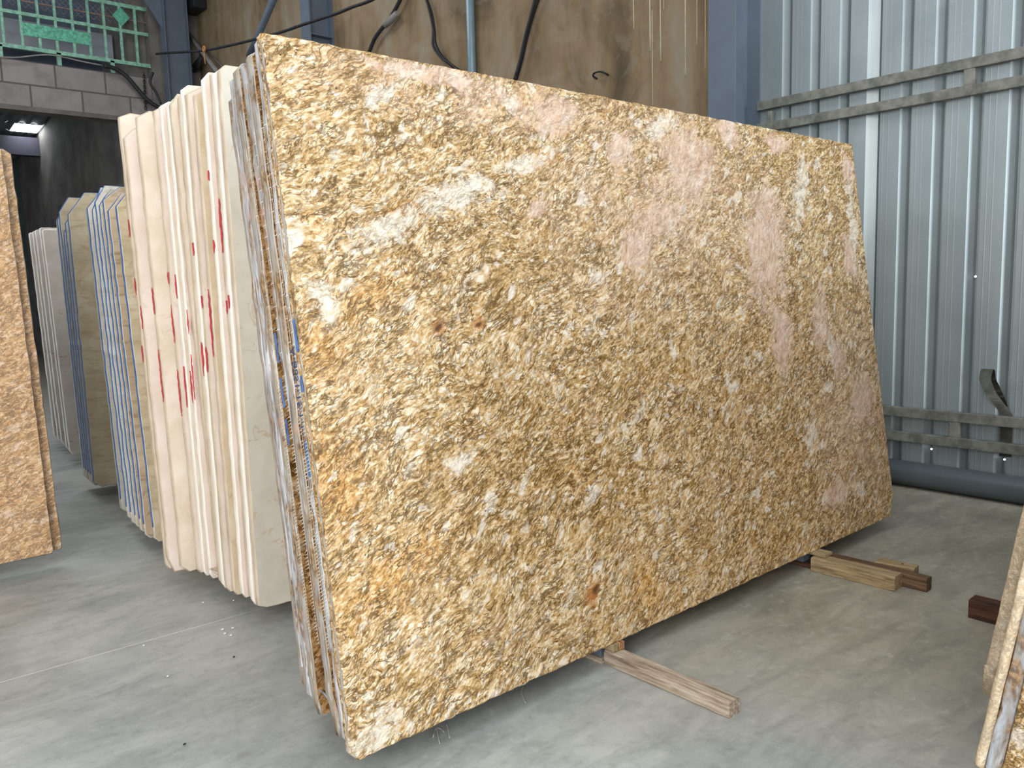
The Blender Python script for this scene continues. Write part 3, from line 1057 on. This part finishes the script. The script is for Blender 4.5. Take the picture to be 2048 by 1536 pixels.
for (lst, ys, labs, grp, W, sd) in ((bA, yA, lA, 'near blue edged stack', 2.3, 400), (bB, yB, lB, 'far blue edged stack', 2.2, 450)):
    for i, (pl, ty) in enumerate(lst):
        Y = ys[i]
        TB = 0.10 if sd == 400 else 0.022 + 0.008 * i
        X = px_left(Y, TB, pl, 800)
        H = px_height(X, Y, TB, ty)
        T = 0.024 if i < len(lst) - 1 else 0.05
        r = random.Random(sd + i)
        cuts = {'tl': (r.uniform(0.05, 0.09), r.uniform(0.06, 0.12)), 'bl': (0.02, 0.02)}
        if sd == 450 and i == 0:
            cuts = {'tl': (0.10, 0.13), 'bl': (0.04, 0.04)}
        o, pts = make_slab('travertine_slab', X, Y, W, H, T, TB, [M['trav'][(0, 2, 2, 0, 1, 1, 1)[i] if sd == 400 else (0, 1, 1, 0, 1)[i]], M['trav'][1]], sd + i, labs[i], 'stone slab', grp, cuts, 0.002, 2.0)
        e = obj('painted_edge', edge_skin(pts, T, r, lambda x, z, H=H: x < 0.6 and z > 0.03 and (x < 0.12 or z > H - 0.02), 0.0022, 0.001, T - 0.004 if i < len(lst) - 1 else 0.022), M['blue'], o)
        e['label'] = 'blue resin painted edge'

# ---- grey beige stack at the far left
TB = 0.12
gr = [(127, 459), (122, 455), (113, 459), (107, 462), (100, 465)]
yG = [4.95, 5.12, 5.45, 5.62, 5.80]
lG = ['plain grey beige slab with wide exposed face, frontmost of the distant stack', 'grey beige slab rising highest at the back of the frontmost distant one', 'grey beige slab, third in the distant plain stack',
      'grey beige slab, fourth in the distant plain stack', 'grey beige slab, rearmost in the distant plain stack']
for i, (pl, ty) in enumerate(gr):
    X = px_left(yG[i], TB, pl, 800)
    H = px_height(X, yG[i], TB, ty)
    make_slab('marble_slab', X, yG[i], 2.2, H, 0.03, TB, [M['greymb'], M['cedge'][1]], 500 + i, lG[i], 'stone slab', 'grey beige stack', {'tl': (0.012, 0.008), 'bl': (0.02, 0.03)}, 0.0015, 1.5)

# ---- brown granite slabs at the left border (their right ends are seen)
for i, (xr_, Y, ty, lab) in enumerate(((-0.134, 2.421, 290, 'tan brown granite slab at left border, in front of its neighbour'), (-0.091, 2.462, 299, 'tan brown granite slab at left border, showing a narrow strip behind'))):
    H = px_height(xr_, Y, TH, ty)
    cuts = {'tr': (0.03, 0.02), 'br': (0.01, 0.012)}
    make_slab('granite_slab', xr_ - 2.7, Y, 2.7, H, 0.032, TH, [M['goldL'], M['gedge'][1]], 600 + i, lab, 'stone slab', 'brown slabs at left border', cuts, 0.0025, 1.5, 0.002, 0.003)

# ---- slabs at the lower right corner, leaning the other way (towards the viewer)
TR = -0.157
rs = [(1.385, -0.955, 2.2, 0.034, (0.05, 0.10), [M['gold2'], M['goldR']], 'granite slab with broken grey pink foot, furthest left at lower right corner'),
      (1.050, -1.056, 2.5, 0.022, (0.006, 0.01), [M['gold2'], M['goldR']], 'thin granite slab with yellowish end, at lower right corner'),
      (1.052, -1.090, 2.5, 0.033, (0.006, 0.01), [M['gold2'], M['gedge'][2]], 'granite slab with grey white end, at lower right corner'),
      (1.048, -1.142, 2.5, 0.050, (0.006, 0.01), [M['goldP'], M['goldP']], 'thick golden granite slab, rightmost at lower right corner')]
for i, (X, Y, W, T, bl, mm, lab) in enumerate(rs):
    make_slab('granite_slab', X, Y, W, 1.55, T, TR, mm, 700 + i, lab, 'stone slab', 'slabs leaning at lower right', {'bl': bl, 'blmid': [(bl[0] * 0.6, bl[1] * 0.9)], 'tl': (0.01, 0.01)}, 0.004, 1.5, 0.003, 0.004)

# ---------------------------------------------------------------- rack, timbers, shims
RX = (0.940, 2.215)
zr = ZB - 0.0068
for x, lab in zip(RX, ('blue grey steel rail end showing behind the near weathered timber', 'blue grey steel rail end showing behind the tan timber further right')):
    tag(obj('rack_rail', box((x, 0.045, 0.0182), (x + 0.055, 6.1, zr), 0.003), M['bluesteel']), lab, 'rail', 'rails carrying the slab stacks')
for x, lab in ((-0.5, 'steel rail carrying the brown slabs at left border'),):
    tag(obj('rack_rail', box((x, 2.40, 0.0), (x + 0.06, 2.75, zr), 0.003), M['bluesteel']), lab, 'rail', 'rails carrying the slab stacks')
for i, x in enumerate(RX):
    tag(obj('wooden_strip', box((x - 0.008, 0.035 if i == 0 else 0.0, 0), (x + 0.06, 1.6, 0.018), 0.002), M['oldwood' if i == 0 else 'redwood']),
        ('pale thin wooden strip under the steel rail, behind the near timber', 'reddish thin wooden strip under the steel rail, behind the far timber')[i], 'wood strip')


def timber(name, x0, x1, y0, y1, z0, z1, mat, label, rotz=0.0, bev=0.004, seed=0, notch=None):
    rng = random.Random(seed)
    bm = bmesh.new()
    cx, cy = (x0 + x1) / 2, (y0 + y1) / 2
    hx, hy = (x1 - x0) / 2, (y1 - y0) / 2
    n_ = 12
    rings = []
    for i in range(n_ + 1):
        y = -hy + 2 * hy * i / n_
        ring = []
        b, h = bev * (1.6 if i in (0, n_) else 1.0), z1 - z0
        for dx, dz in ((-hx + b, 0), (hx - b, 0), (hx, b), (hx, h - b), (hx - b, h), (-hx + b, h), (-hx, h - b), (-hx, b)):
            ring.append(bm.verts.new((dx + rng.uniform(-.0012, .0012), y, max(0.0, dz + (rng.uniform(-.0012, 0) if dz else 0)))))
        rings.append(ring)
    for a, b in zip(rings, rings[1:]):
        for k in range(8):
            bm.faces.new((a[k], a[(k + 1) % 8], b[(k + 1) % 8], b[k]))
    bm.faces.new(rings[0])
    bm.faces.new(rings[-1][::-1])
    o = obj(name, bm, mat, None, (cx, cy, z0), (0, 0, rotz))
    return tag(o, label, 'timber')


a_, b_, c_ = on_z(1455.5, 1440, 0), on_z(1477, 1426, 0), on_z(1248, 1342, 0)
timber('wooden_beam', a_.x + 0.006, a_.x + 0.060, a_.y, 0.030, 0, 0.048, M['oldwood'], 'weathered square timber poking out nearest, under the golden slab', 0.0, 0.004, 1)
timber('wooden_beam', 2.190, 2.262, -0.350, -0.005, 0, 0.060, M['tanwood'], 'tan square timber poking out further right, under the golden slab', 0.03, 0.003, 2)
timber('wooden_beam', 2.270, 2.318, -0.440, -0.01, 0, 0.056, M['darkwood'], 'darker split timber lying along the right side of the tan one', 0.0, 0.004, 3)
timber('wooden_beam', 2.130, 2.200, -1.45, -0.640, 0, 0.0685, M['redwood'], 'dark reddish brown timber end beside the lower right slabs', 0.0, 0.003, 4)
timber('wooden_beam', 2.95, 3.02, -1.45, -0.70, 0, 0.0685, M['redwood'], 'dark timber hidden under the lower right slabs', 0.0, 0.003, 14)
timber('wood_lath', 1.003, 1.020, -0.33, -0.09, 0, 0.022, M['orangewood'], 'thin orange brown slat lying against the near timber', 0.0, 0.003, 5)
o = timber('wooden_block', 2.330, 2.395, -0.36, -0.21, 0, 0.058, M['tanwood'], 'small tan wood offcut behind the tan and dark timbers', 0.12, 0.003, 6)
nh = bmesh.new()
bmesh.ops.create_cone(nh, cap_ends=True, segments=10, radius1=0.004, radius2=0.004, depth=0.002)
obj('nail_head', nh, M['black'], o, (0.005, -0.02, 0.0585))
# shims between timber and slab
zt = ZB - 0.0005
tag(obj('wood_shim', box((a_.x + 0.008, -0.008, 0.0485), (a_.x + 0.034, 0.030, zt), 0.002), M['tanwood']), 'pale wood shim on the near timber, left of the red brown one', 'shim')
tag(obj('wood_shim', box((a_.x + 0.037, -0.010, 0.0485), (a_.x + 0.062, 0.030, zt), 0.002), M['orangewood']), 'red brown wood shim on the near timber, right of the pale one', 'shim')
tag(obj('wood_shim', box((2.215, -0.055, 0.0605), (2.275, 0.025, zt), 0.002), M['tanwood']), 'flat pale shim on the tan timber under the golden slab', 'shim')

# fibre strands hanging from the front slab's foot
g0 = None
for i, ((px, py), path, lab) in enumerate((((872, 1456), [(866, 1474), (872, 1456), (879, 1487)], 'pale forked fibre strand lying under the golden slab, leftmost'),
                                           ((893, 1447), [(892, 1445), (897, 1461), (899, 1475)], 'short pale fibre strand right of the forked one'),
                                           ((1046, 1372), [(1046, 1372), (1043, 1384), (1048, 1398), (1051, 1405)], 'curved pale fibre strand under the middle of the golden slab'))):
    pts = [on_z(x, y, 0.0016) for x, y in path]
    bm = bmesh.new()
    add_tube(bm, spline(pts, 4), 0.0012, 5)
    if i == 0:
        add_tube(bm, spline([on_z(873, 1455, .0016), on_z(882, 1458, .0016), on_z(888, 1464, .0016)], 3), 0.001, 5)
    tag(obj('fibre_strand', bm, M['fibre']), lab, 'fibre strand', 'fibre strands on the floor')

# stone chips on the floor at the cream stack
chips = [((446, 1260), 'white stone chip, largest left one in the floor cluster'), ((466, 1257), 'white stone chip at upper right of the floor cluster'), ((451, 1268), 'small white stone chip in the middle of the floor cluster'),
         ((462, 1272), 'white stone chip lowest in the floor cluster'), ((407, 1206), 'tiny white stone chip under the broken cream slab feet'), ((467, 1202), 'tiny white chip in the shade by the cream slab feet'),
         ((288, 1292), 'lone white chip just below the floor joint line'), ((336, 1354), 'lone white chip in the open floor at left'), ((468, 1315), 'dark red chip on the floor left of the golden stack'), ((369, 1490), 'black fleck on the floor at bottom left')]
for i, ((px, py), lab) in enumerate(chips):
    p = on_z(px, py, 0)
    rng = random.Random(i)
    bm = bmesh.new()
    bmesh.ops.create_icosphere(bm, subdivisions=1, radius=0.006 if i < 4 else 0.0045)
    for v in bm.verts:
        v.co = Vector((v.co.x * rng.uniform(0.8, 1.4), v.co.y * rng.uniform(0.6, 1.0), max(-0.003, v.co.z * 0.5) + 0.003))
    tag(obj('stone_chip', bm, M['cedge'][1] if i < 8 else (M['redwood'] if i == 8 else M['black']), None, (p.x, p.y, 0)), lab, 'stone chip', 'chips on the floor')

# ---------------------------------------------------------------- things on the walls
def cable(name, pix, X, r, label, mat='black', cat='cable', group=None, k=6):
    pts = [on_x(px, py, X) if X < 9 else on_y(px, py, X) for px, py in pix]
    bm = bmesh.new()
    add_tube(bm, spline(pts, k), r, 8)
    return tag(obj(name, bm, M[mat]), label, cat, group)


bm = bmesh.new()
c0, c1 = on_x(938, 0, 3.955), on_x(944, 141, 3.955)
add_tube(bm, [(3.955, c0.y - 0.02, 5.5), (3.955, c1.y, 3.0), (3.955, c1.y, 0.02)], 0.040, 20)
tag(obj('conduit_pipe', bm, M['conduit']), 'vertical blue grey conduit pipe on the stained wall', 'pipe')
cable('cable', [(313, 108), (335, 106), (370, 104), (409, 101), (450, 93), (489, 84), (560, 65), (601, 51), (640, 38), (676, 26), (705, 14), (743, 0), (790, -30)], 3.30, 0.016, 'long black cable sagging between the columns')
o = cable('cable', [(738, 105), (748, 80), (760, 62), (775, 44), (790, 20), (806, -12)], 3.94, 0.020, 'short thick black cable with a taped joint, left of the conduit')
j0, j1 = on_x(770, 52, 3.93), on_x(794, 26, 3.93)
bm = bmesh.new()
add_tube(bm, [j0, j0.lerp(j1, 0.5), j1], [0.026, 0.036, 0.026], 8)
obj('tape_joint', bm, M['wire'], o)
cable('cable', [(848, -14), (862, 25), (868, 60), (870, 85), (880, 108), (900, 128), (922, 144)], 3.95, 0.016, 'black cable curving down to the foot of the conduit')
cable('cable', [(848, -14), (858, 20), (866, 58), (866, 92), (884, 118), (896, 124), (918, 142)], 3.88, 0.010, 'thin black cable looping beside the curved one')
cable('cable', [(1080, -14), (1066, 25), (1052, 75), (1042, 120), (1030, 162)], 3.95, 0.020, 'straight black cable hanging right of the conduit')
cable('cable', [(1072, -14), (1064, 20), (1050, 72), (1040, 118), (1032, 150)], 3.90, 0.010, 'thin black cable alongside the straight hanging one')
cable('cable', [(208, 132), (224, 135), (240, 143), (258, 158), (275, 178), (295, 200), (318, 216)], 10.62, 0.030, 'thick black hose hanging across the grey block lintel')
cable('wire', [(-20, 113), (30, 115), (70, 111), (100, 110), (130, 115), (160, 122), (205, 131)], 10.66, 0.010, 'pale wire lying along the top of the block lintel', 'wire', 'wire')
cable('cable', [(306, 145), (300, 165), (312, 185), (322, 208)], 10.45, 0.018, 'black cable hanging down beside the first column')
bm = bmesh.new()
for k in range(14):
    p = on_y(288 + k * 0.25, 148 + k * 5.2, 10.68)
    for s_ in range(8):
        pass
    ring = [p + Vector((0.018 * math.cos(a) * (1 if k % 2 else .4), 0.018 * math.cos(a) * (.4 if k % 2 else 1), 0.028 * math.sin(a))) for a in [2 * PI * q_ / 8 for q_ in range(9)]]
    add_tube(bm, ring, 0.006, 5, False)
tag(obj('chain', bm, M['black']), 'dark chain hanging on the grey block lintel', 'chain')
# dark brace bar and slack stay wires
a, b = on_x(521, 60, 3.55), on_x(551, -10, 3.55)
d = (b - a)
bm = bmesh.new()
add_tube(bm, [a - d * 0.8, a, b, b + d * 2], 0.045, 6)
tag(obj('brace_bar', bm, M['bluesteel']), 'dark slanting brace bar rising behind the top of the golden slab', 'brace')
a, b = on_x(378, 69, 3.86), on_x(462, 180, 3.86)
bm = bmesh.new()
add_tube(bm, [a, b], 0.035, 6)
tag(obj('brace_rod', bm, M['wire']), 'grey flat brace slanting down from the first column', 'brace')
a, b = on_x(412, 100, 3.985), on_x(475, 165, 3.985)
bm = bmesh.new()
add_tube(bm, [a, b], 0.014, 6)
tag(obj('brace_rod', bm, M['wire']), 'thin grey rod beside the slanting flat brace', 'brace')
bm = bmesh.new()
p = on_x(408, 98, 3.27)
add_tube(bm, [p + Vector((0, .03 * math.cos(a), .03 * math.sin(a))) for a in [2 * PI * q_ / 10 for q_ in range(11)]], 0.012, 6, False)
add_tube(bm, [p, p - Vector((0, -0.01, 0.10)), p - Vector((0, 0.01, 0.18))], 0.007, 6)
tag(obj('twine_tie', bm, M['rope']), 'orange twine tied round the long black cable', 'twine')
# junction box and black cable bundle near the corner
p = on_x(388, 6, 3.9)
t = empty('junction_box', (3.9, p.y, p.z), 'dark box fixed high on the wall corner', 'box')
obj('housing', box((-0.09, -0.22, -0.12), (0.095, 0.22, 0.15), 0.01), M['black'], t)
obj('mounting_plate', box((-0.095, 0.24, -0.16), (0.095, 0.55, 0.16), 0.004), M['darkwall'], t)
bm = bmesh.new()
rng = random.Random(5)
for k in range(7):
    pts = [on_x(374 + rng.uniform(0, 6), 160 - k * 2, 3.92), on_x(384 + rng.uniform(-4, 4), 142 + rng.uniform(-6, 6), 3.91), on_x(392 + rng.uniform(-5, 5), 132 + rng.uniform(-6, 6), 3.89), on_x(400 + rng.uniform(-2, 3), 118 + rng.uniform(-5, 4), 3.91)]
    add_tube(bm, spline(pts, 4), 0.018, 6)
add_tube(bm, spline([on_x(398, 130, 3.91), on_x(404, 120, 3.91), on_x(402, 110, 3.91)], 4), 0.014, 6)
tag(obj('cable_bundle', bm, M['black']), 'tangled black cable bundle beside the first column', 'cable')
# bent iron handle on the stained wall
bm = bmesh.new()
pts = [on_x(px, py, X) for px, py, X in ((1194, 157, 4.0), (1191, 156, 3.97), (1186.5, 152, 3.95), (1187.5, 147.5, 3.94), (1193, 144.5, 3.935), (1200, 143.6, 3.935), (1208, 145.5, 3.94), (1214, 148.5, 3.96), (1216, 149.5, 4.0))]
add_tube(bm, spline(pts, 5), [0.007] + [0.0075] * (len(spline(pts, 5)) - 2) + [0.009], 8)
h = obj('wall_hook', bm, M['black'])
tag(h, 'bent dark iron hook sticking out of the stained wall', 'hook')

# ---------------------------------------------------------------- green window grille above the lintel
YG = YB + 0.06
gx = lambda px, py: on_y(px, py, YG)
zt0, zm0, zb0 = 5.083 + ZB + 0.09, 4.83 + ZB, 4.40 + ZB
xa, xb = -1.2, 3.36
t = empty('window_grille', (xa, YG, 4.30), 'green painted iron window grille above the block lintel', 'grille')
def gb(a, b, m='green', name='bar', bev=0.0):
    return obj(name, box((a[0] - xa, a[1], a[2] - 4.30), (b[0] - xa, b[1], b[2] - 4.30), bev), M[m], t)
gb((xa, -0.02, zb0 - 0.025), (xb, 0.02, zb0 + 0.025), name='bottom_rail')
gb((xa, -0.02, zm0 - 0.022), (xb, 0.02, zm0 + 0.022), name='middle_rail')
gb((xa, -0.02, zt0 - 0.025), (xb, 0.02, zt0 + 0.025), name='top_rail')
gb((xa, 0.021, (zt0 + zm0) / 2 - 0.008), (xb, 0.033, (zt0 + zm0) / 2 + 0.008), 'rustbar', 'cross_rod')
xs = [gx(px, 85).x for px in (8, 45, 80, 114, 148, 180, 211, 243, 273, 304)]
st_ = xs[1] - xs[0]
xs = [xs[0] - st_ * k for k in range(8, 0, -1)] + xs
xs = [x for x in xs if x > xa]
for x in xs:
    gb((x - 0.016, -0.014, zb0), (x + 0.016, 0.014, zt0), name='vertical_bar')
for px in (2, 118, 224):
    x = gx(px, 120).x
    gb((x - 0.026, -0.02, 4.30), (x + 0.026, 0.02, zb0), name='foot')
xl_, xr2 = gx(45, 60).x, gx(180, 80).x
gb((xl_, -0.024, gx(110, 80).z - 0.005), (xr2, -0.016, gx(110, 80).z + 0.155), 'greenp', 'plate')
p = gx(241, 34)
dm = bmesh.new()
r_ = 0.115
v = [dm.verts.new((p.x - xa + r_ * dx, y, p.z - 4.30 + r_ * dz * 1.1)) for y in (-0.028, -0.018) for dx, dz in ((1, 0), (0, 1), (-1, 0), (0, -1))]
dm.faces.new(v[:4])
dm.faces.new(v[4:][::-1])
for k in range(4):
    dm.faces.new((v[k], v[4 + k], v[4 + (k + 1) % 4], v[(k + 1) % 4]))
obj('diamond_plate', dm, M['greenp'], t)
# chain-link mesh behind the top of the grille
bm = bmesh.new()
z0, z1 = 5.02, 5.75
for k in range(46):
    for s_ in (1, -1):
        x = 0.9 + k * 0.075
        x1 = x + s_ * (z1 - z0)
        if min(x, x1) < 0.9 or max(x, x1) > 3.4:
            continue
        add_tube(bm, [(x, YB + 0.16, z0), (x1, YB + 0.16, z1)], 0.004, 3, False)
tag(obj('chain_link_mesh', bm, M['mesh']), 'grey chain link mesh behind the top of the green grille', 'mesh')
